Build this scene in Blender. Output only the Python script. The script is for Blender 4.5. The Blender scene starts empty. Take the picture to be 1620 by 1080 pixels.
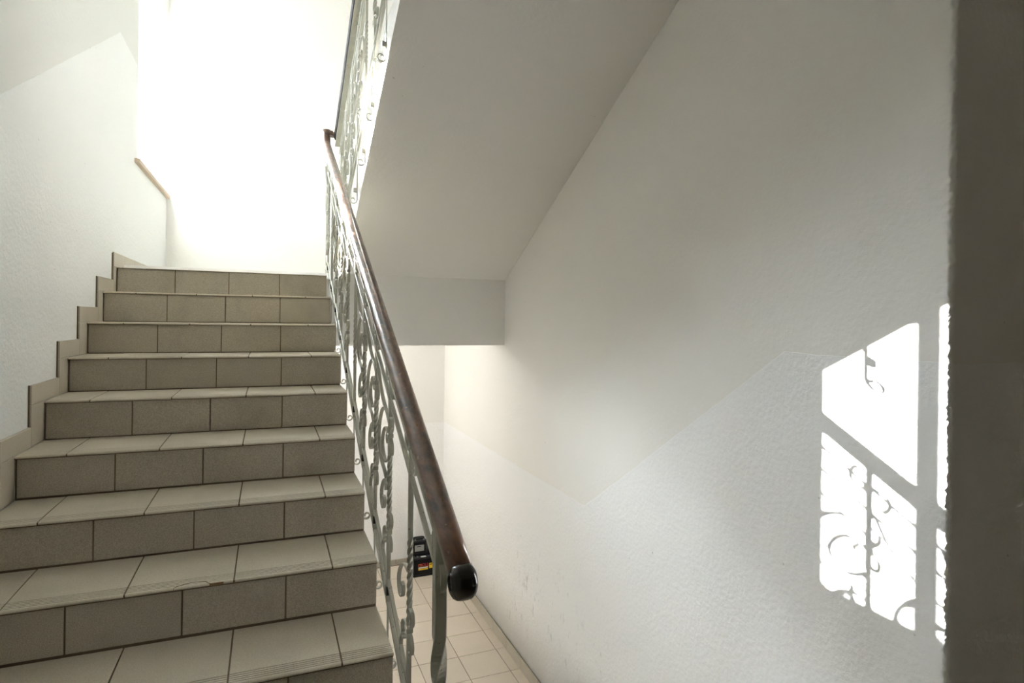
import bpy, bmesh, math, random
from mathutils import Vector, Matrix, noise

random.seed(7)
sc = bpy.context.scene
COL = sc.collection
R = math.radians

# ------------------------------------------------------------------ camera
ZC = 1.4899                      # eye height above the hall floor (z = 0)
YAW, ROLL = 0.3868, 0.0135
cd = bpy.data.cameras.new('camera'); cam = bpy.data.objects.new('camera', cd); COL.objects.link(cam)
cd.sensor_width = 36.0; cd.lens = 945.35 / 1620 * 36; cd.shift_y = -34.09 / 1620
cd.clip_start = 0.05; cd.clip_end = 200
r_ = Vector((math.cos(YAW), -math.sin(YAW), 0)); f_ = Vector((math.sin(YAW), math.cos(YAW), 0)); z_ = Vector((0, 0, 1))
cr, sr = math.cos(ROLL), math.sin(ROLL)
m = Matrix.Identity(4)
for i, v in enumerate((r_ * cr + z_ * sr, -r_ * sr + z_ * cr, -f_, Vector((0, 0, ZC)))):
    for k in range(3): m[k][i] = v[k]
cam.matrix_world = m
sc.camera = cam

# ------------------------------------------------------------------ light
sc.view_settings.view_transform = 'Standard'; sc.view_settings.look = 'None'
sc.view_settings.gamma = 1.0; sc.view_settings.use_curve_mapping = False
sc.view_settings.exposure = 2.25
sc.cycles.max_bounces = 16; sc.cycles.diffuse_bounces = 12; sc.cycles.glossy_bounces = 4; sc.cycles.transparent_max_bounces = 12
w = bpy.data.worlds.new('sky'); sc.world = w; w.use_nodes = True
bg = w.node_tree.nodes['Background']; bg.inputs['Color'].default_value = (0.86, 0.94, 1.0, 1); bg.inputs['Strength'].default_value = 9.0
# the sky is brighter round the sun and falls off smoothly away from it
_nt = w.node_tree; _tc = _nt.nodes.new('ShaderNodeTexCoord'); _dp = _nt.nodes.new('ShaderNodeVectorMath'); _dp.operation = 'DOT_PRODUCT'
_dp.inputs[1].default_value = Vector((-1, 1.6, .808)).normalized(); _nt.links.new(_tc.outputs['Generated'], _dp.inputs[0])
_m1 = _nt.nodes.new('ShaderNodeMath'); _m1.operation = 'MULTIPLY_ADD'; _m1.use_clamp = True; _m1.inputs[1].default_value = .5; _m1.inputs[2].default_value = .5
_m2 = _nt.nodes.new('ShaderNodeMath'); _m2.operation = 'POWER'; _m2.inputs[1].default_value = 10.0
_m3 = _nt.nodes.new('ShaderNodeMath'); _m3.operation = 'MULTIPLY_ADD'; _m3.inputs[1].default_value = 34.0; _m3.inputs[2].default_value = 0.4
_nt.links.new(_dp.outputs['Value'], _m1.inputs[0]); _nt.links.new(_m1.outputs[0], _m2.inputs[0]); _nt.links.new(_m2.outputs[0], _m3.inputs[0]); _nt.links.new(_m3.outputs[0], bg.inputs['Strength'])
sun = bpy.data.lights.new('sun', 'SUN'); sun.energy = 34.0; sun.angle = R(0.2); sun.color = (1.0, 0.985, 0.95)
so = bpy.data.objects.new('sun', sun); COL.objects.link(so)
so.rotation_mode = 'QUATERNION'; so.rotation_quaternion = Vector((1, -1.6, -0.808)).to_track_quat('-Z', 'Y')
def portal(name, loc, size, d):
    l = bpy.data.lights.new(name, 'AREA'); l.shape = 'RECTANGLE'; l.size, l.size_y = size
    l.cycles.is_portal = True
    o = bpy.data.objects.new(name, l); COL.objects.link(o); o.location = loc
    o.rotation_mode = 'QUATERNION'; o.rotation_quaternion = Vector(d).to_track_quat('-Z', 'Y')

# ------------------------------------------------------------------ measures
XL, XR, XWL, XWR = -0.8531, 0.361, -0.865, 1.745
YB, YC = 6.17, 1.07
H, G, Y0, ZLAND = 0.1614, 0.3044, 4.2248, 0.2855 + ZC
ZLOW = -2.5412 + ZC
def nos(Y): return ZLAND - H / G * (Y0 - Y)
Y2 = 4.76                                     # first nosing of the upper flight
def nos2(Y): return ZLAND + H + H / G * (Y2 - Y)
def soff(Y): return 0.709 + 0.547 * (3.717 - Y) + ZC
XU = 0.500
ZCEIL, ZUP = 4.83, 3.55; NY0L = Y0 + .304
WY0, WY1, WZ0, WZ1 = 4.86, 6.17, 1.072 + ZC, 4.12        # window opening
DY0, DY1, DZ1 = 3.30, 4.20, ZLOW + 2.0                  # opening for the unseen door added to light the lower level
portal('daylight_window', (-1.30, (WY0 + WY1) / 2, (WZ0 + WZ1) / 2), (WZ1 - WZ0, WY1 - WY0), (1, 0, 0))
portal('added_door_portal', (-1.20, (DY0 + DY1) / 2, ZLOW + 1.45), (.46, .40), (1, 0, 0))

# ------------------------------------------------------------------ materials
def mat(name, color=(.8, .8, .8), rough=.6, metal=0.0, spec=.5):
    mt = bpy.data.materials.new(name); mt.use_nodes = True
    p = mt.node_tree.nodes['Principled BSDF']
    p.inputs['Base Color'].default_value = (*color, 1); p.inputs['Roughness'].default_value = rough
    p.inputs['Metallic'].default_value = metal; p.inputs['Specular IOR Level'].default_value = spec
    return mt, mt.node_tree, p
def nd(nt, t, **kw):
    n = nt.nodes.new(t)
    for k, v in kw.items():
        if k in n.inputs: n.inputs[k].default_value = v
        else: setattr(n, k, v)
    return n
def mth(nt, op, a, b=None, c=None, clamp=False):
    n = nt.nodes.new('ShaderNodeMath'); n.operation = op; n.use_clamp = clamp
    for i, x in enumerate((a, b, c)):
        if x is None: continue
        if isinstance(x, (int, float)): n.inputs[i].default_value = x
        else: nt.links.new(x, n.inputs[i])
    return n.outputs[0]
def geo(nt):
    g = nd(nt, 'ShaderNodeNewGeometry'); s = nd(nt, 'ShaderNodeSeparateXYZ')
    nt.links.new(g.outputs['Position'], s.inputs[0]); return g.outputs['Position'], s.outputs
def nz(nt, vec, scale, detail=4, rough=.5):
    n = nd(nt, 'ShaderNodeTexNoise', Scale=scale, Detail=detail, Roughness=rough)
    nt.links.new(vec, n.inputs['Vector']); return n.outputs['Fac']
def mix(nt, fac, a, b):
    n = nt.nodes.new('ShaderNodeMix'); n.data_type = 'RGBA'
    if isinstance(fac, float): n.inputs[0].default_value = fac
    else: nt.links.new(fac, n.inputs[0])
    for i, x in ((6, a), (7, b)):
        if isinstance(x, tuple): n.inputs[i].default_value = (*x, 1)
        else: nt.links.new(x, n.inputs[i])
    return n.outputs[2]
def bump(nt, p, hgt, strength, dist):
    b = nd(nt, 'ShaderNodeBump', Strength=strength, Distance=dist); nt.links.new(hgt, b.inputs['Height'])
    nt.links.new(b.outputs[0], p.inputs['Normal'])
def ramp01(nt, x, lo, hi):
    n = nd(nt, 'ShaderNodeMapRange', clamp=True); nt.links.new(x, n.inputs[0])
    n.inputs[1].default_value = lo; n.inputs[2].default_value = hi; return n.outputs[0]

def wall_mat(name, upper, lower, line, marks=False):
    """painted plaster; line = (low z, high z, z at Y=0, slope) of the dado paint edge, clamped"""
    mt, nt, p = mat(name, upper, .75, spec=.3)
    pos, s = geo(nt)
    lo, hi, a, b = line
    zl = mth(nt, 'MULTIPLY_ADD', s['Y'], b, a)
    zl = mth(nt, 'MINIMUM', mth(nt, 'MAXIMUM', zl, lo), hi)
    wob = mth(nt, 'MULTIPLY_ADD', nz(nt, pos, 9.0, 3), .012, -.006)
    d = mth(nt, 'SUBTRACT', mth(nt, 'ADD', zl, wob), s['Z'])
    fac = ramp01(nt, d, -.001, .001)
    big = nz(nt, pos, 1.3, 3)
    up = mix(nt, big, tuple(c * .965 for c in upper), upper)
    lw = mix(nt, big, tuple(c * .97 for c in lower), lower)
    col = mix(nt, fac, up, lw)
    # stray nicks and specks in the paint
    sp = ramp01(nt, nz(nt, pos, 34.0, 2, .4), .79, .815)
    col = mix(nt, mth(nt, 'MULTIPLY', sp, .45), col, (.30, .27, .22))
    if marks:
        mp = nd(nt, 'ShaderNodeMapping'); mp.inputs['Scale'].default_value = (1, 1, .5)
        nt.links.new(pos, mp.inputs[0])
        n1 = ramp01(nt, nz(nt, mp.outputs[0], 26, 3, .65), .585, .70)
        n2 = ramp01(nt, nz(nt, pos, 2.6, 2), .46, .60)
        ry = mth(nt, 'MULTIPLY', ramp01(nt, s['Y'], 2.35, 3.0), ramp01(nt, s['Y'], 4.9, 4.3))
        rz = mth(nt, 'MULTIPLY', ramp01(nt, s['Z'], -.95, -.7), ramp01(nt, s['Z'], .05, -.30))
        f = mth(nt, 'MULTIPLY', mth(nt, 'MULTIPLY', n1, n2), mth(nt, 'MULTIPLY', ry, rz))
        col = mix(nt, mth(nt, 'MULTIPLY', f, .36), col, (.25, .26, .30))
    nt.links.new(col, p.inputs['Base Color'])
    nt.links.new(mth(nt, 'MULTIPLY_ADD', fac, -.22, .8), p.inputs['Roughness'])
    hgt = mth(nt, 'ADD', mth(nt, 'MULTIPLY', mth(nt, 'MULTIPLY', nz(nt, pos, 52, 4, .55), mth(nt, 'MULTIPLY_ADD', fac, .5, .45)), 1.0), mth(nt, 'MULTIPLY', nz(nt, pos, 7, 2), .8))
    bump(nt, p, hgt, .6, .006)
    return mt
UP, LO = (.865, .853, .822), (.885, .888, .885)
M = {}
M['wall_right'] = wall_mat('plaster_right', UP, LO, (-1.094 + ZC, -.104 + ZC, -.104 + ZC + .68 * 1.647, -.68), True)
M['wall_left'] = wall_mat('plaster_left', (.73, .74, .72), (.80, .82, .82), (1.39, 1.735 + ZC, .748 - .563 * 2.566 + ZC, .563))  # same paint as the right wall, greyed to offset the strong light here
M['wall_back'] = wall_mat('plaster_back', (.84, .835, .815), LO, (-1.1 + ZC, -1.1 + ZC, -1.1 + ZC, 0))
M['plain'] = wall_mat('plaster_plain', UP, UP, (-9, -9, -9, 0))
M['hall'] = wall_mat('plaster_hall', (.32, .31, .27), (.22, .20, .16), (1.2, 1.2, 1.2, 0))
M['soffit'] = wall_mat('plaster_soffit', (.84, .83, .80), (.84, .83, .80), (-9, -9, -9, 0))

def tile_mat(name, c0, c1, grain, rough, dirt=.35):
    mt, nt, p = mat(name, c0, rough, spec=.4)
    pos, s = geo(nt)
    tc = nd(nt, 'ShaderNodeObjectInfo')
    g = nz(nt, pos, grain, 3, .7); l = nz(nt, pos, 5.0, 3)
    col = mix(nt, ramp01(nt, g, .40, .60), c0, c1)
    col = mix(nt, mth(nt, 'MULTIPLY', ramp01(nt, l, .5, .75), dirt), col, tuple(c * .62 for c in c0))
    col = mix(nt, mth(nt, 'MULTIPLY', tc.outputs['Random'], .18), col, tuple(c * .75 for c in c1))
    nt.links.new(col, p.inputs['Base Color'])
    bump(nt, p, g, .12, .002)
    return mt
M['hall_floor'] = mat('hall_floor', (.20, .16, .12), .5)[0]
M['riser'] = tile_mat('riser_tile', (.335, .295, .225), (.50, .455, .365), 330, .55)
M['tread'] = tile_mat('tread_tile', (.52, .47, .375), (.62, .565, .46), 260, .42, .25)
M['floor_tile'] = tile_mat('floor_tile', (.60, .53, .44), (.65, .58, .49), 180, .35, .12)
M['skirt'] = tile_mat('skirting_tile', (.45, .41, .335), (.53, .485, .40), 260, .45, .2)
M['grout'] = mat('grout', (.15, .113, .07), .9)[0]
M['grout_light'] = mat('floor_grout', (.16, .12, .08), .9)[0]
M['sill'] = mat('sill_wood', (.52, .42, .32), .6)[0]
M['frame'] = mat('window_frame', (.75, .75, .73), .4)[0]

mt, nt, p = mat('grey_green_paint', (.40, .405, .345), .38, spec=.5)
pos, s = geo(nt)
col = mix(nt, ramp01(nt, nz(nt, pos, 14, 4, .6), .45, .75), (.41, .40, .33), (.33, .32, .255))
col = mix(nt, mth(nt, 'MULTIPLY', ramp01(nt, nz(nt, pos, 60, 3, .6), .68, .72), .8), col, (.12, .08, .05))
nt.links.new(col, p.inputs['Base Color']); bump(nt, p, nz(nt, pos, 90, 3), .25, .002)
M['metal'] = mt
M['block_shade'] = mat('shaded_block', (.03, .028, .025), .35, .6)[0]  # near-black metal that carries the shade between the lower bars in its colour

mt, nt, p = mat('varnished_wood', (.06, .03, .018), .3, spec=.5)
pos, s = geo(nt)
mp = nd(nt, 'ShaderNodeMapping'); mp.inputs['Rotation'].default_value = (R(-28), 0, 0); mp.inputs['Scale'].default_value = (22, 3, 22)
nt.links.new(pos, mp.inputs[0])
g = nz(nt, mp.outputs[0], 3, 5, .6)
col = mix(nt, ramp01(nt, g, .35, .65), (.20, .088, .042), (.10, .044, .024))
wear = ramp01(nt, nz(nt, mp.outputs[0], .9, 5, .7), .50, .62)
col = mix(nt, mth(nt, 'MULTIPLY', wear, .75), col, (.016, .011, .009))
ch = ramp01(nt, nz(nt, pos, 33, 2, .5), .70, .72)
col = mix(nt, mth(nt, 'MULTIPLY', ch, .7), col, (.30, .16, .09))
nt.links.new(col, p.inputs['Base Color'])
nt.links.new(mth(nt, 'MULTIPLY_ADD', g, .22, .20), p.inputs['Roughness'])
bump(nt, p, mth(nt, 'ADD', g, mth(nt, 'MULTIPLY', wear, -.4)), .2, .001)
p.inputs['Coat Weight'].default_value = 1.0; p.inputs['Coat Roughness'].default_value = .22; p.inputs['Coat IOR'].default_value = 1.6
M['wood'] = mt
M['wood_dark2'] = mat('near_black_wood', (.014, .009, .007), .7, spec=.15)[0]  # near-black wood of the upper handrail
M['wood_dark'] = mat('black_worn_wood', (.010, .008, .007), .22)[0]
M['black'] = mat('black_plastic', (.005, .005, .006), .5, spec=.25)[0]
M['grey_plastic'] = mat('grey_plastic', (.025, .025, .027), .5, spec=.3)[0]
M['silver'] = mat('silver_label', (.30, .31, .30), .35)[0]
M['white_label'] = mat('white_print', (.75, .75, .72), .5)[0]
M['yellow'] = mat('yellow_print', (.75, .50, .02), .5)[0]
M['red'] = mat('red_print', (.70, .03, .05), .5)[0]
M['lead'] = mat('lead_terminal', (.25, .24, .22), .5, .8)[0]
mt = bpy.data.materials.new('window_glass'); mt.use_nodes = True; nt = mt.node_tree; nt.nodes.clear()
out = nd(nt, 'ShaderNodeOutputMaterial'); mx = nd(nt, 'ShaderNodeMixShader'); 
tr = nd(nt, 'ShaderNodeBsdfTransparent'); gl = nd(nt, 'ShaderNodeBsdfGlossy', Roughness=.02)
mx.inputs[0].default_value = .05; nt.links.new(tr.outputs[0], mx.inputs[1]); nt.links.new(gl.outputs[0], mx.inputs[2])
nt.links.new(mx.outputs[0], out.inputs[0]); M['glass'] = mt

# ------------------------------------------------------------------ helpers
def link(name, me, mt=None, parent=None):
    o = bpy.data.objects.new(name, me); COL.objects.link(o)
    if mt is not None:
        me.materials.clear(); me.materials.append(mt)
    if parent is not None: o.parent = parent
    return o
def mesh(name, bm, smooth=False):
    me = bpy.data.meshes.new(name); bmesh.ops.recalc_face_normals(bm, faces=bm.faces); bm.to_mesh(me); bm.free()
    if smooth:
        for q in me.polygons: q.use_smooth = True
    return me
def box(bm, a, b):
    v = [bm.verts.new((x, y, z)) for z in (a[2], b[2]) for y in (a[1], b[1]) for x in (a[0], b[0])]
    for f in ((0, 2, 3, 1), (4, 5, 7, 6), (0, 1, 5, 4), (2, 6, 7, 3), (0, 4, 6, 2), (1, 3, 7, 5)):
        bm.faces.new([v[i] for i in f])
def bx(name, a, b, mt, parent=None, bev=0.0, seg=2):
    bm = bmesh.new(); box(bm, a, b)
    if bev: bmesh.ops.bevel(bm, geom=bm.edges[:], offset=bev, segments=seg, affect='EDGES', profile=.5)
    return link(name, mesh(name, bm), mt, parent)
def prism(bm, yz, x0, x1):
    """extrude a YZ outline along X"""
    a = [bm.verts.new((x0, y, z)) for y, z in yz]; b = [bm.verts.new((x1, y, z)) for y, z in yz]
    n = len(yz); bm.faces.new(a); bm.faces.new(b[::-1])
    for i in range(n): bm.faces.new((a[i], b[i], b[(i + 1) % n], a[(i + 1) % n]))
def empty(name, loc=(0, 0, 0)):
    o = bpy.data.objects.new(name, None); COL.objects.link(o); o.location = loc; o.empty_display_size = .1; return o
def tag(o, label=None, cat=None, group=None, kind=None):
    if label: o['label'] = label
    if cat: o['category'] = cat
    if group: o['group'] = group
    if kind: o['kind'] = kind
    return o
def struct(o): o['kind'] = 'structure'; return o
def child_fix(o, parent):
    """keep vertices in world coordinates although the parent empty is off the origin"""
    o.parent = parent; o.location = -Vector(parent.location)
    return o
def catmull(P, n=6):
    out = []; P = [Vector(p) for p in P]; Q = [2 * P[0] - P[1]] + P + [2 * P[-1] - P[-2]]
    for i in range(1, len(Q) - 2):
        p0, p1, p2, p3 = Q[i - 1:i + 3]
        for k in range(n):
            t = k / n
            out.append(.5 * ((2 * p1) + (-p0 + p2) * t + (2 * p0 - 5 * p1 + 4 * p2 - p3) * t * t + (-p0 + 3 * p1 - 3 * p2 + p3) * t ** 3))
    out.append(P[-1]); return out
def sweep(bm, pts, prof, up, twist=None, cap=True):
    """sweep a closed 2-D profile (side, normal) along pts; 'up' = reference direction of the first profile axis"""
    rings = []
    for i, p in enumerate(pts):
        t = (pts[min(i + 1, len(pts) - 1)] - pts[max(i - 1, 0)]).normalized()
        s_ = (up - t * up.dot(t)).normalized(); n_ = t.cross(s_)
        pr = prof[i] if isinstance(prof[0][0], (tuple, list)) else prof
        a = twist[i] if twist else 0; c, q = math.cos(a), math.sin(a)
        rings.append([bm.verts.new(p + s_ * (x * c - y * q) + n_ * (x * q + y * c)) for x, y in pr])
    for i in range(len(rings) - 1):
        A, B = rings[i], rings[i + 1]; n = len(A)
        for k in range(n): bm.faces.new((A[k], A[(k + 1) % n], B[(k + 1) % n], B[k]))
    if cap: bm.faces.new(rings[0][::-1]); bm.faces.new(rings[-1])
def rect(wd, th, c=0.0015):
    a, b = wd / 2, th / 2
    return [(-a + c, -b), (a - c, -b), (a, -b + c), (a, b - c), (a - c, b), (-a + c, b), (-a, b - c), (-a, -b + c)]
XA = Vector((1, 0, 0))

# ------------------------------------------------------------------ walls
# right wall with its rounded, chipped plaster corner and the hall face behind the corner
def right_wall():
    rad = .016; path = [(XWR, y) for y in (YB, 5, 4, 3, 2, 1.5, 1.3, 1.2, 1.16, 1.14, 1.125, 1.115, 1.106, 1.098, 1.092)]
    for k in range(7):
        a = R(90 * k / 6); path.append((XWR + rad - rad * math.cos(a), YC + rad - rad * math.sin(a)))
    path += [(XWR + d, YC) for d in (.022, .030, .04, .055, .08, .12, .3, .8, 1.6, 2.1)]
    zs = [ZLOW, -.5, 0]; z = .12
    while z < 2.75: zs.append(z); z += .0042
    zs += [2.9, 3.3, ZCEIL]
    bm = bmesh.new(); rows = []
    for z in zs:
        row = []
        for i, (x, y) in enumerate(path):
            wgt = math.exp(-(((x - XWR - rad * .3) ** 2 + (y - YC - rad * .3) ** 2) / .022 ** 2)) if i > 6 else 0
            n1 = noise.noise(Vector((x * 60, y * 60, z * 95))) + .6 * noise.noise(Vector((x * 120, y * 120, z * 190 + 3))) ; n2 = noise.noise(Vector((x * 9, y * 9, z * 14 + 5)))
            d = wgt * (.0030 * n1 + .0012 * n2)
            row.append(bm.verts.new((x - d * .7, y - d * .7, z)))
        rows.append(row)
    for a, b in zip(rows, rows[1:]):
        for i in range(len(path) - 1):
            f = bm.faces.new((a[i], a[i + 1], b[i + 1], b[i])); f.smooth = True
    # outer skin so that the wall has thickness
    o = [(XWR + 2.1, YC + .3), (XWR + .3, YC + .3), (XWR + .3, YB)]
    vb = [bm.verts.new((x, y, ZLOW)) for x, y in o]; vt = [bm.verts.new((x, y, ZCEIL)) for x, y in o]
    for i in range(2): bm.faces.new((vb[i], vb[i + 1], vt[i + 1], vt[i]))
    bm.faces.new([rows[0][k] for k in range(len(path))] + vb); bm.faces.new([rows[-1][k] for k in range(len(path))][::-1] + vt[::-1])
    return struct(link('wall_right', mesh('wall_right', bm), M['wall_right']))
right_wall()

# left wall with openings for the landing window and the added door below
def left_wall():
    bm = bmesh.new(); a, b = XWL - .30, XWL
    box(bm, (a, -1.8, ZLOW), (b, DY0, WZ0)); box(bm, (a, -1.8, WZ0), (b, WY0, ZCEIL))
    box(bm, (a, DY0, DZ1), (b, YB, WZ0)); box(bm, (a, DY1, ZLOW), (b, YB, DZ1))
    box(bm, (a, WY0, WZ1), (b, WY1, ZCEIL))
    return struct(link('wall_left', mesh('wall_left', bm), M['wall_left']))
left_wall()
struct(bx('wall_back', (XWL - .30, YB, ZLOW), (XWR + .3, YB + .3, ZCEIL), M['wall_back']))
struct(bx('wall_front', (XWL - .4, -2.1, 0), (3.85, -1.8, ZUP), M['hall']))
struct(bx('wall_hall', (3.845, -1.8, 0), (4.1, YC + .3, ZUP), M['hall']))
struct(bx('ceiling', (XWL - .4, YC - .1, ZCEIL), (XWR + .3, YB + .3, ZCEIL + .2), M['plain']))
bm = bmesh.new(); box(bm, (XWL, -1.8, soff(1.66)), (3.845, YC, ZUP)); box(bm, (XWL, YC, soff(1.66)), (XWR, 1.36, ZUP))
struct(link('ceiling', mesh('ceiling', bm), M['plain']))
struct(bx('wall_upper', (XWL, YC - .1, ZUP), (XWR + .3, YC, ZCEIL), M['plain']))
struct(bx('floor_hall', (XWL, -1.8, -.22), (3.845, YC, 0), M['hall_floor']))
struct(bx('floor_hall', (XWL, YC, -.22), (XWR, Y0 - 10 * G + .008 + .0, 0), M['floor_tile']))

# landing slab with the deep edge beam
bm = bmesh.new()
prism(bm, [(4.437, soff(4.437) - .0), (4.437, -.203 + ZC), (4.75, -.203 + ZC), (4.75, .06 + ZC), (YB, .06 + ZC), (YB, ZLAND - .022), (4.25, ZLAND - .022), (4.25, ZLAND - .19)], XWL, XU)
prism(bm, [(4.437, soff(4.437) + .0), (4.437, -.203 + ZC), (4.75, -.203 + ZC), (4.75, .06 + ZC), (YB, .06 + ZC), (YB, ZLAND - .012), (4.81, ZLAND - .012), (4.81, soff(4.437))], XU, XWR)
struct(link('floor_landing', mesh('floor_landing', bm), M['soffit']))

for q0, q1, q2 in ((XL, XU, NY0L), (XU, XWR, 4.82)):
    struct(bx('floor_landing', (q0, q2, ZLAND - .012), (q1, YB, ZLAND - .0015), M['tread']))
# ------------------------------------------------------------------ lower floor, tile by tile
lf = struct(bx('floor', (XWL, 1.2, ZLOW - .2), (XWR, YB, ZLOW - .006), M['grout_light']))
def tile(name, a, b, mt, parent, bev=.0012):
    return bx(name, a, b, mt, parent, bev, 1)
S = .303; XA0, YA0 = 1.3531, 4.0017
ys = [YA0 + k * S for k in range(-2, 8)]
xs = [XWL] + [XA0 + k * S for k in range(-7, 2)] + [XWR - .01]
for i in range(len(xs) - 1):
    if xs[i + 1] - xs[i] < .01: continue
    for j in range(len(ys) - 1):
        y0, y1 = ys[j] + .0015, min(ys[j + 1] - .0015, YB)
        if y1 - y0 < .02: continue
        tile('tile', (xs[i] + .0024, y0 + .0009, ZLOW - .008), (xs[i + 1] - .0024, y1, ZLOW + random.uniform(-.0004, .0004)), M['floor_tile'], lf)
br = struct(bx('baseboard_right', (XWR - .012, 3.0, ZLOW), (XWR - .0005, YB, ZLOW + .078), M['grout_light']))
y = 3.105
while y < YB - .02:
    y1 = min(y + .2937, YB - .012)
    tile('tile', (XWR - .018, y + .0015, ZLOW), (XWR - .006, y1 - .0015, ZLOW + .083), M['skirt'], br, .002); y += .2937
bb = struct(bx('baseboard_back', (XWL, YB - .012, ZLOW), (XWR - .018, YB - .0005, ZLOW + .048), M['grout_light']))
x = XWL + .01
while x < XWR - .05:
    x1 = min(x + .3, XWR - .02)
    tile('tile', (x + .0015, YB - .018, ZLOW), (x1 - .0015, YB - .004, ZLOW + .052), M['skirt'], bb, .002); x += .3

# ------------------------------------------------------------------ flight of stairs in front
dzs = [-.1, 4.5, -2.7, -1.2, -.2, -2.0, -2.4, 2.8, 1.2, 0, 0]; dys = [1.1, .4, 1.0, .3, -2.5, -4.0, .1, 2.3, 1.2, 0, 0]
NY = [Y0 - G * k + dys[k] / 1000 for k in range(11)]; NZ = [ZLAND - H * k + dzs[k] / 1000 for k in range(11)] + [0.0]
stair = empty('staircase', (0, 1.2, 0))
tag(stair, 'beige tiled stair flight with grooved nosings between the left wall and the iron railing', 'staircase')
RO = .012      # riser face behind the nosing
bm = bmesh.new(); out = [(Y0 + .20, NZ[0] - .012)]
for k in range(11):
    out.append((NY[k] + RO + .010, NZ[k] - .012)); out.append((NY[k] + RO + .010, (NZ[k + 1] - .012) if k < 10 else -.0))
out += [(NY[10] + .35, -.22), (Y0 + .20, nos(Y0 + .2) - .30 - .02)]
prism(bm, out, XWL + .002, XR - .014)
o = child_fix(link('stair_body', mesh('stair_body', bm), M['soffit']), stair); o['label'] = 'white plastered side and underside of the steps'
# dark grout bed behind the tiles
bm = bmesh.new()
for k in range(11):
    zb = NZ[k + 1] if k < 10 else 0
    box(bm, (XL, NY[k] + RO + .004, zb - .006), (XR - .001, NY[k] + RO + .011, NZ[k] - .004))
    if k: box(bm, (XL, NY[k] + .004, NZ[k] - .013), (XR - .001, NY[k - 1] + RO + .011, NZ[k] - .0025))
    else: box(bm, (XL, NY[0] + .004, NZ[0] - .0055), (XR - .001, NY[0] + .303, NZ[0] - .0025))
child_fix(link('grout', mesh('grout', bm), M['grout']), stair)
# riser tiles
J1 = -.5421
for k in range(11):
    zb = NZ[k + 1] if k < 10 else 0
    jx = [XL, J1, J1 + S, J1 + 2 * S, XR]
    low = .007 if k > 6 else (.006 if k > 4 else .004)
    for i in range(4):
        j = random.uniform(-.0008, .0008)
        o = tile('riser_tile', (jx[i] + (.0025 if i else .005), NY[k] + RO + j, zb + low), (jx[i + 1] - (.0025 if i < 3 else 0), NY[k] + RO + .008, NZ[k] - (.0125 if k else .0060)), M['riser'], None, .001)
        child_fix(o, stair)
# tread tiles with five grooves and a rounded lip
TX = [XL, -.695, -.392, -.092, .211, XR]
def tread_profile(depth):
    pr = [(depth, -.010), (.004, -.010), (0, -.0065), (.0005, -.003), (.004, 0)]
    y = .012
    for g in range(5):
        pr += [(y, 0), (y + .0006, -.0034), (y + .0030, -.0034), (y + .0036, 0)]; y += .0102
    pr.append((depth, 0)); return pr
for k in range(11):
    yb = (NY[k - 1] + RO - .003) if k else NY[0] + .300
    for i in range(5):
        j = random.uniform(-.0006, .0006)
        x0, x1 = TX[i] + (.0026 if i else .001), TX[i + 1] - (.0026 if i < 4 else 0)
        if k == 7 and i == 3:      # this tile's lip is cracked
            pass
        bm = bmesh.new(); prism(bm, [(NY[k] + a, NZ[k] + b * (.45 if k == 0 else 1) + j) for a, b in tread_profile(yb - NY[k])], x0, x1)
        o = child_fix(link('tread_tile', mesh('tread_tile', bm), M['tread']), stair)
# broken lip on one nosing: exposed clay body and the hairline crack round the chip
k = 7
def crack(pts, wd, mt, name, label=None):
    bm = bmesh.new(); P = catmull([Vector((x, NY[k] + y, NZ[k] + z)) for x, y, z in pts], 4)
    sweep(bm, P, rect(wd, .0012, .0002), Vector((0, 0, 1)).cross(Vector((1, 0, 0))))
    o = child_fix(link(name, mesh(name, bm), mt), stair)
    if label: o['label'] = label
crack([(-.262, -.0005, -.008), (-.258, .004, .0006), (-.232, .018, .0006), (-.21, .024, .0006), (-.19, .022, .0006), (-.172, .016, .0006), (-.168, .006, .0006), (-.16, .001, .0002)], .0025, M['grout'], 'crack', 'dark curved crack in the broken nosing tile')
bm = bmesh.new(); box(bm, (-.162, NY[k] - .0006, NZ[k] - .0085), (-.122, NY[k] + .0015, NZ[k] - .0006))
M['clay'] = mat('clay_body', (.26, .17, .085), .9)[0]
o = child_fix(link('chipped_edge', mesh('chipped_edge', bm), M['clay']), stair); o['label'] = 'chipped tile edge showing brown clay'
# stepped skirting along the left wall
off = [.050, .088, .118, .110, .135, .12, .11, .11, .11, .11, .11]
def skt(y0, y1, z0, z1):
    child_fix(tile('skirting_tile', (XWL + .0005, y0 + .001, z0), (XL, y1 - .001, z1), M['skirt'], None, .0015), stair)
y = NY[0] - off[0]; first = True
while y < YB - .02:
    y1 = min(y + (.29 if first else .302), YB - .001); skt(y, y1, NZ[0] + .001, NZ[0] + .086); y = y1; first = False
for k in range(1, 11):
    skt(NY[k] - off[k], NY[k - 1] - off[k - 1], NZ[k] + .001, NZ[k] + .078)
for k in range(0, 10):
    skt(NY[k] - off[k], NY[k] + RO - .001, NZ[k + 1] + .001, NZ[k] - .0005)
for k in range(11):      # dark ragged joint where the skirting meets the plaster
    zb = NZ[k + 1] if k < 10 else 0
    bm = bmesh.new(); box(bm, (XWL + .0003, NY[k] - off[k] - .004, zb + .08), (XWL + .006, NY[k] - off[k] - .0005, NZ[k] + .079))
    child_fix(link('skirting_joint', mesh('skirting_joint', bm), M['grout']), stair)

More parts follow.
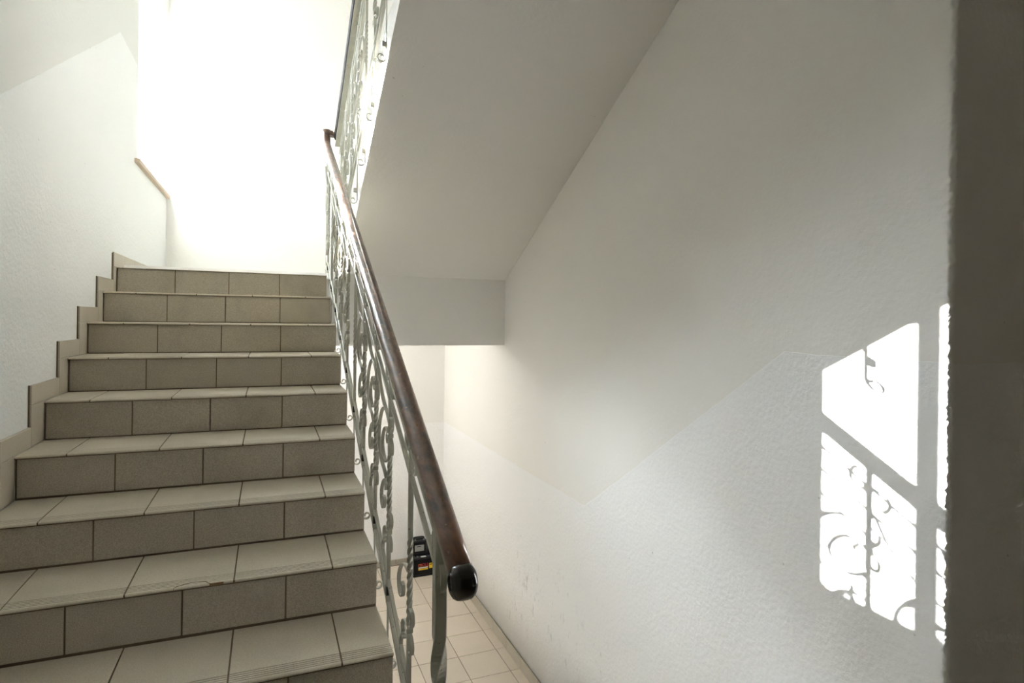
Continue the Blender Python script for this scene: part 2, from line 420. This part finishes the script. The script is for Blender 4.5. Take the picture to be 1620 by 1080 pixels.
# ------------------------------------------------------------------ upper flight
up = empty('staircase', (0, 4.7, ZLAND))
tag(up, 'upper flight of stairs seen from below, smooth grey plastered soffit at top centre', 'staircase')
bm = bmesh.new(); out = [(4.80, ZLAND), (Y2, ZLAND)]
for k in range(11):
    y = Y2 - G * k; z = ZLAND + H * (k + 1); out += [(y, z), (y - (G if k < 10 else .35), z)]
yt = Y2 - 10 * G - .35
yt = 1.362
out[-1] = (yt, out[-1][1]); out += [(yt, soff(1.66)), (1.66, soff(1.66)), (4.4375, soff(4.4375)), (4.80, soff(4.4375))]
prism(bm, out, XU, XWR - .001)
child_fix(link('stair_body', mesh('stair_body', bm), M['soffit']), up)
# flight going down beside the railing
low = empty('staircase', (1.1, 1.25, ZLOW))
tag(low, 'flight of stairs going down beside the right wall under the upper flight', 'staircase')
bm = bmesh.new(); out = [(1.21, -.25), (1.21, 0)]; y = 1.25; z = 0
n = 6; rh = (0 - ZLOW) / n
out.append((1.36, 0))
for k in range(1, n): out += [(1.36 + (k - 1) * .27, -rh * k), (1.36 + k * .27, -rh * k)]
out += [(1.36 + (n - 1) * .27, ZLOW - .005), (1.36 + (n - 2) * .27, ZLOW - .005)]
prism(bm, out, XR + .12, XWR - .001)
child_fix(link('stair_body', mesh('stair_body', bm), M['tread']), low)

# ------------------------------------------------------------------ landing window, and the unseen glazed door added for light below
def window(name, y0, y1, z0, z1, xf, split, low_rail):
    D = .009; w_ = struct(bx(name, (xf - D, y0, z0), (xf + D, y0 + .06, z1), M['frame']))
    def fr(a, b, nm='window_frame'): bx(nm, a, b, M['frame'], w_)
    fr((xf - D, y1 - .107, z0), (xf + D, y1, z1)); fr((xf - D, y0, z1 - .05), (xf + D, y1, z1))
    fr((xf - D, y0, z0), (xf + D, y1, z0 + low_rail))
    for s_ in split: fr((xf - D, s_ - .030, z0), (xf + D, s_ + .032, z1), 'mullion')
    ed = [y0] + list(split) + [y1]
    for a, b in zip(ed, ed[1:]): bx('pane', (xf - .003, a + .02, z0 + low_rail), (xf + .003, b - .02, z1 - .04), M['glass'], w_)
    return w_
w1 = window('window_1', WY0, WY1, WZ0, WZ1, -1.12, (5.713, 5.34), .36)
bx('window_sill', (XWL - .24, WY0 - .085, WZ0 - .025), (XWL + .030, YB - .002, WZ0 + .004), M['sill'], w1, .003)
door = struct(bx('added_door_1', (-1.14, DY0, ZLOW), (-1.10, DY1, ZLOW + 1.40), M['frame']))
bx('added_door_panel', (-1.14, DY0, ZLOW + 1.65), (-1.10, DY1, DZ1), M['frame'], door)
bx('added_door_panel', (-1.14, DY0, ZLOW + 1.40), (-1.10, DY0 + .29, ZLOW + 1.65), M['frame'], door)
bx('added_door_panel', (-1.14, DY1 - .29, ZLOW + 1.40), (-1.10, DY1, ZLOW + 1.65), M['frame'], door)
bx('pane', (-1.123, DY0 + .29, ZLOW + 1.40), (-1.117, DY1 - .29, ZLOW + 1.65), M['glass'], door)
# unseen globe lamp added under the landing to brighten the lower walls
def fill_lamp(x, y, z):
    t = empty('fill_lamp', (x, y, z)); tag(t, 'unseen round white globe lamp added on the ceiling under the landing', 'lamp')
    bm = bmesh.new(); bmesh.ops.create_cone(bm, cap_ends=True, segments=32, radius1=.075, radius2=.06, depth=.03)
    o = link('fill_lamp_base', mesh('fill_lamp_base', bm), M['frame'], t); o.location = (0, 0, -.015)
    g, gn, gp = mat('fill_lamp_glass', (.9, .88, .82), .3); gp.inputs['Emission Color'].default_value = (1, .965, .92, 1); gp.inputs['Emission Strength'].default_value = 16.0
    bm = bmesh.new(); bmesh.ops.create_uvsphere(bm, u_segments=32, v_segments=16, radius=.11)
    o = link('fill_lamp_globe', mesh('fill_lamp_globe', bm, True), g, t); o.location = (0, 0, -.125)
fill_lamp(.10, 5.45, .06 + ZC)

# ------------------------------------------------------------------ wrought iron railings
B_STRAP = [(.275, .765), (.24, .705), (.19, .652), (.124, .604), (.055, .575), (.008, .545)]
B_BIGC = [(.008, .548), (.05, .575), (.105, .586), (.165, .562), (.208, .505), (.205, .445), (.16, .395), (.095, .37), (.055, .35)]
B_RING = [(.035, .475), (.05, .495), (.035, .512), (.075, .522), (.118, .500), (.140, .462), (.122, .425), (.075, .405), (.030, .415), (.008, .43)]
B_STEM = [(.055, .372), (.056, .34), (.058, .31)]
B_HOOK = [(.012, .345), (.055, .348), (.105, .330), (.142, .292), (.145, .255), (.118, .235), (.088, .245), (.082, .272), (.10, .28)]
B_LOB = [
    [(.004, .512), (-.018, .520), (-.036, .540), (-.032, .562), (-.014, .568)],
    [(.004, .500), (-.018, .492), (-.036, .472), (-.032, .450), (-.014, .444)],
    [(.004, .196), (-.022, .200), (-.042, .220), (-.036, .245), (-.014, .250)],
    [(.004, .178), (-.022, .174), (-.040, .155), (-.034, .132), (-.014, .128)],
    [(.004, .186), (.04, .192), (.078, .176), (.086, .148), (.062, .132), (.044, .146)],
    [(.012, .165), (.055, .150), (.10, .118), (.105, .075), (.080, .045), (.055, .034)],
    [(.004, .700), (.028, .690), (.058, .705), (.066, .735), (.044, .755), (.024, .742)],
    [(.004, .690), (-.024, .695), (-.058, .682), (-.068, .655), (-.048, .634), (-.026, .644)]]
B_COLLAR = [.506, .186, .698]
def ribbon_mesh(name, pts, wd=.0125, th=.0052):
    bm = bmesh.new(); sweep(bm, catmull([Vector((0, a, b)) for a, b in pts], 5), rect(wd, th, .001), XA); return mesh(name, bm, False)
def bar_mesh(name, z0, z1, t0, t1, wd, turns):
    bm = bmesh.new(); P, T, z = [], [], z0; step = .0035
    zs = [z0, t0]; n = int((t1 - t0) / step); zs += [t0 + (t1 - t0) * i / n for i in range(1, n)] + [t1, z1]
    for z in zs: P.append(Vector((0, 0, z))); T.append(0 if z <= t0 else (turns * 2 * math.pi * min(1, (z - t0) / (t1 - t0))))
    sweep(bm, P, rect(wd, wd, .0012), XA, T); return mesh(name, bm)
def hook_mesh(sgn, drop, r0=.022):
    """bottom end: bar rolled up away from the stairs (in the XZ plane)"""
    bm = bmesh.new(); P = [Vector((0, 0, -.04)), Vector((0, 0, -.20 - drop))]
    for a in range(0, 400, 20):
        rr = r0 * (1 - a / 620); P.append(Vector((sgn * (r0 - rr * math.cos(R(a))), 0, -.255 - drop - rr * math.sin(R(a)))))
    sweep(bm, P, rect(.016, .005, .001), Vector((0, 1, 0))); return mesh('bar_end', bm)

def railing(name, loc, label, Xp, ys_, base, sgn, hook_sgn, plain, drop=0.0, bare=()):
    """sgn = +1 when uphill is +Y. base(Y) = height of the nosing line"""
    rt = empty(name, loc); tag(rt, label, 'railing', None)
    L = -Vector(loc)
    shear = H / G * 1.0
    mesh_c = {}
    def pm(key, pts):
        if key not in mesh_c: mesh_c[key] = ribbon_mesh('scroll', [(sgn * a, b) for a, b in pts])
        return mesh_c[key]
    mesh_c['bar'] = bar_mesh('baluster', -.05, .752, .205, .445, .0135, 2.5)
    mesh_c['hook'] = hook_mesh(hook_sgn, drop, .022 if drop else .017)
    bm = bmesh.new(); box(bm, (-.0095, -.012, -.0075), (.0095, .012, .0075)); bmesh.ops.bevel(bm, geom=bm.edges[:], offset=.002, segments=1, affect='EDGES')
    mesh_c['collar'] = mesh('collar', bm)
    bm = bmesh.new(); box(bm, (-.001, -.010, -.012), (.019, .010, .012)); mesh_c['spacer'] = mesh('spacer', bm)
    bm = bmesh.new(); box(bm, (-.0078, -.0105, -.014), (.0078, .0105, .014)); mesh_c['joint'] = mesh('joint_block', bm)
    for i, Y in enumerate(ys_):
        b = link('baluster', mesh_c['bar'], M['metal'] if not mesh_c['bar'].materials else None, rt)
        b.location = Vector((Xp, Y, base(Y))) + L
        def sub(nm, me, z=0, xs=1):
            o = link(nm, me, M['metal'] if not me.materials else None, b); o.location = (0, 0, z); o.scale[0] = xs; return o
        if i not in plain and i not in bare:
            sub('scroll', pm('strap', B_STRAP)); sub('scroll', pm('bigc', B_BIGC)); sub('scroll', pm('ring', B_RING)); sub('scroll', pm('stem', B_STEM))
            for q in (0, 1): sub('scroll', pm('l%d' % q, B_LOB[q]))
            sub('collar', mesh_c['collar'], .506)
        if i not in bare: sub('scroll', pm('hk', B_HOOK))
        for q in (range(2, 8) if i not in bare else (6, 7)): sub('scroll', pm('l%d' % q, B_LOB[q]))
        for zc in (B_COLLAR[1:] if i not in bare else B_COLLAR[2:]): sub('collar', mesh_c['collar'], zc)
        sub('bar_end', mesh_c['hook']); sub('spacer', mesh_c['spacer'], (-.195 - drop) if drop else -.240, -1)
        if not drop:
            o = link('joint_block', mesh_c['joint'], None if mesh_c['joint'].materials else M['block_shade'], b); o.location = (0, 0, -.008)
    return rt, L
def sloped(rt, L, nm, Xp, ya, yb, base, h, prof, mt, dx=0):
    bm = bmesh.new(); sweep(bm, [Vector((Xp + dx, ya, base(ya) + h)), Vector((Xp + dx, yb, base(yb) + h))], prof, XA)
    o = link(nm, mesh(nm, bm), mt, rt); o.location = L; return o

# front railing
XP = .380
YS1 = [1.675, 1.995, 2.275, 2.585, 2.89, 3.19, 3.49, 3.79, 4.08, 4.35]
r1, L1 = railing('stair_railing', (XP, 1.36, 0), 'grey-green iron railing on the front flight, its brown handrail ending in a round black knob', XP, YS1, nos, 1, 1, (0,), bare=(4, 8))
for h in (.030, -.045, .625, .700):
    sloped(r1, L1, 'rail_bar', XP, 1.36 if h > .5 else 1.28, 4.47, nos, h, rect(.013, .010, .0015), M['metal'], 0)
sloped(r1, L1, 'handrail_band', XP, 1.30, 4.52, nos, .7530, rect(.030, .007, .001), M['metal'])
# newel post: square bar, plain above and slowly twisted below
bm = bmesh.new(); P, T = [], []
zt = nos(1.36) + .745
for z in [zt, nos(1.36) + .49] + [nos(1.36) + .49 - i * .01 for i in range(1, 42)] + [.0]:
    P.append(Vector((XP, 1.36, z))); T.append(0 if z > nos(1.36) + .485 else min(1, (nos(1.36) + .49 - z) / .41) * 2 * math.pi * 1.0)
sweep(bm, P, rect(.029, .029, .002), XA, T); o = link('newel_post', mesh('newel_post', bm), M['metal'], r1); o.location = L1
for key, pts in (('a', [(.02, .735), (.045, .72), (.052, .69), (.038, .665), (.018, .672)]), ('b', [(-.02, .665), (-.034, .640), (-.030, .612), (-.017, .600)])):
    o = link('scroll', ribbon_mesh('scroll', pts, .016, .005), M['metal'], r1); o.location = Vector((XP, 1.36, nos(1.36))) + L1
# end post at the landing and the bar that ties both railings
bm = bmesh.new(); sweep(bm, [Vector((XP, 4.47, ZLAND - .10)), Vector((XP, 4.47, nos(4.47) + .75))], rect(.016, .016), XA)
o = link('end_post', mesh('end_post', bm), M['metal'], r1); o.location = L1
bm = bmesh.new(); sweep(bm, [Vector((XP, 4.35, .905 + ZC)), Vector((.478, 4.35, .905 + ZC))], rect(.012, .008), Vector((0, 1, 0)))
o = link('connecting_bar', mesh('connecting_bar', bm), M['metal'], r1); o.location = L1

# handrail profile: rounded top, side groove, flat underside
def hr_profile(s=1.0):
    P = []
    for a in range(-20, 201, 20): P.append((.0265 * s * math.cos(R(a)), .006 * s + .024 * s * math.sin(R(a))))
    P += [(-.0225 * s, -.006 * s), (-.0215 * s, -.020 * s), (-.017 * s, -.025 * s), (.017 * s, -.025 * s), (.0215 * s, -.020 * s), (.0225 * s, -.006 * s)]
    return P
def hrail(path, name, mt, rt, L, scales=None, upv=None):
    bm = bmesh.new(); pr = [hr_profile(q) for q in scales] if scales else hr_profile()
    # first profile axis = side (X); second must point up
    rings = []
    for i, p in enumerate(path):
        t = (path[min(i + 1, len(path) - 1)] - path[max(i - 1, 0)]).normalized()
        s_ = upv[i] if upv else XA
        s_ = (s_ - t * s_.dot(t)).normalized(); n_ = s_.cross(t)
        q = pr[i] if scales else pr
        rings.append([bm.verts.new(p + s_ * x + n_ * y) for x, y in q])
    for A, B in zip(rings, rings[1:]):
        n = len(A)
        for k in range(n): bm.faces.new((A[k], A[(k + 1) % n], B[(k + 1) % n], B[k]))
    bm.faces.new(rings[0][::-1]); bm.faces.new(rings[-1])
    o = link(name, mesh(name, bm, True), mt, rt); o.location = L; return o
HR = .785
yy = 1.20; P = []
while yy < 4.56: P.append(Vector((XP, yy, nos(yy) + HR))); yy += .08
P += [Vector((XP, 4.575, nos(4.575) + HR + .002)), Vector((XP, 4.60, nos(4.60) + HR + .012)), Vector((XP, 4.612, nos(4.6) + HR + .035)), Vector((XP, 4.615, nos(4.6) + HR + .075)), Vector((XP, 4.615, nos(4.6) + HR + .115))]
hrail(P, 'handrail', M['wood'], r1, L1)
# lower end: dark worn knob, a rounded disc lying across the rail
bm = bmesh.new(); rad, hw, cc = .0365, .0275, .020
prf = [(-hw + .0035, 0), (-hw + .0035, rad * .42), (-hw, rad * .52), (-hw, rad - cc - .001)] + [(-hw + cc - cc * math.cos(R(a)), rad - cc + cc * math.sin(R(a))) for a in (22, 45, 68, 90)]
prf = prf + [(-x, y) for x, y in prf[::-1]]
NS = 40; rings = [[bm.verts.new((x, y * math.cos(2 * math.pi * k / NS), y * math.sin(2 * math.pi * k / NS))) for x, y in prf] for k in range(NS)]
for k in range(NS):
    A, B = rings[k], rings[(k + 1) % NS]
    for q in range(len(prf) - 1): bm.faces.new((A[q], A[q + 1], B[q + 1], B[q]))
bmesh.ops.remove_doubles(bm, verts=bm.verts[:], dist=1e-5)
o = link('handrail_end', mesh('handrail_end', bm, True), M['wood_dark'], r1); o.location = Vector((XP, 1.186, nos(1.186) + HR - .004)) + L1
o['label'] = 'rounded black worn handrail end'
# upper railing
XQ = .478
YS2 = [1.82, 2.125, 2.43, 2.735, 3.055, 3.35, 3.645, 3.94, 4.24, 4.53]
r2, L2 = railing('stair_railing', (XQ, 4.6, ZLAND), 'wrought iron railing of the upper flight fixed to the side of the white stringer above', XQ, YS2, nos2, -1, -1, (), .085, (1, 5))
for h in (.030, -.045, .625, .700):
    sloped(r2, L2, 'rail_bar', XQ, 1.6, 4.62, nos2, h, rect(.013, .010, .0015), M['metal'])
sloped(r2, L2, 'handrail_band', .461, 1.6, 4.62, nos2, .7530, rect(.040, .007, .001), M['metal'])
XQH = .455
P = [Vector((XQH, 1.6, nos2(1.6) + HR)), Vector((XQH, 3.0, nos2(3.0) + HR)), Vector((XQH, 4.58, nos2(4.58) + HR))]
hrail(P, 'handrail', M['wood_dark2'], r2, L2)
# dark turning piece between both handrails
zt = nos(4.6) + HR + .09
P = [Vector((XP + .015, 4.615, zt)), Vector((XP + .05, 4.615, zt)), Vector((XQH - .01, 4.60, zt + .005)), Vector((XQH, 4.575, nos2(4.575) + HR))]
bm = bmesh.new(); sweep(bm, catmull(P, 4), rect(.045, .045, .008), z_)
o = link('handrail_turn', mesh('handrail_turn', bm), M['wood'], r1); o.location = L1

# ------------------------------------------------------------------ batteries on the lower floor
def text(s_, size, loc, mt, parent, nm, sx=1.0):
    cu = bpy.data.curves.new(nm, 'FONT'); cu.body = s_; cu.size = size; cu.extrude = .0004; cu.space_character = 1.05
    t = bpy.data.objects.new(nm, cu); COL.objects.link(t)
    me = bpy.data.meshes.new_from_object(t); bpy.data.objects.remove(t)
    o = link(nm, me, mt, parent); o.rotation_euler = (R(90), 0, 0); o.location = loc; o.scale = (sx, 1, 1); return o
def battery(x0, y0, z0, wx, dy, hz, label, rot=0.0, hh=1.08):
    t = empty('car_battery', (x0, y0, z0)); t.rotation_euler = (0, 0, rot)
    bx('case', (0, .006, 0), (wx, dy, hz * .84), M['black'], t, .004)
    bx('foot_rim', (-.003, .0, 0), (wx + .003, dy + .004, hz * .11), M['black'], t, .003)
    bx('lid', (-.003, .002, hz * .84), (wx + .003, dy + .002, hz * .93), M['grey_plastic'], t, .003)
    bx('cell_cover', (wx * .08, dy * .3, hz * .93), (wx * .92, dy * .7, hz), M['black'], t, .003)
    for q in (.15, .85):
        bm = bmesh.new(); bmesh.ops.create_cone(bm, cap_ends=True, segments=16, radius1=.010, radius2=.0085, depth=.018)
        o = link('terminal', mesh('terminal', bm), M['lead'], t); o.location = (wx * q, dy * .17, hz * .93 + .002)
    bm = bmesh.new(); sweep(bm, catmull([Vector((wx * .06, dy * .5, hz * .93)), Vector((wx * .1, dy * .5, hz * (hh - .02))), Vector((wx * .5, dy * .5, hz * hh)), Vector((wx * .9, dy * .5, hz * (hh - .02))), Vector((wx * .94, dy * .5, hz * .93))], 5), rect(.014, .005, .001), Vector((0, 1, 0)))
    link('handle', mesh('handle', bm), M['black'], t)
    tag(t, label, 'battery'); return t
zb = ZLOW
b1 = battery(1.350, 5.775, zb, .265, .175, .200, 'large black car battery on the tiled floor with red lettering and yellow stickers', .02, .985)
M['orange'] = mat('orange_print', (.80, .13, .03), .5)[0]
text('m', .060, (.043, .0045, .098), M['orange'], b1, 'lettering', .85)
text('OLL', .044, (.082, .0045, .098), M['red'], b1, 'lettering', .85)
bx('white_strip', (.046, .0035, .082), (.142, .0062, .092), M['white_label'], b1)
bx('yellow_strip', (.046, .0035, .064), (.142, .0062, .078), M['yellow'], b1)
bx('yellow_sticker', (.155, .0035, .072), (.205, .0062, .122), M['yellow'], b1)
bx('sticker_print', (.158, .0030, .106), (.186, .0050, .112), M['black'], b1)
bx('white_tag', (.075, .012, .186), (.125, .04, .1885), M['white_label'], b1)
b2 = battery(1.355, 5.815, zb + .2005, .125, .12, .15, 'small battery with a silver label, left one on top of the large battery', 0)
bx('silver_label', (.012, .003, .038), (.104, .0065, .098), M['silver'], b2)
bx('label_print', (.034, .0020, .080), (.074, .0040, .087), M['grey_plastic'], b2)
b3 = battery(1.505, 5.83, zb + .2005, .10, .11, .145, 'small plain black battery behind the post, right one on the large battery', 0)
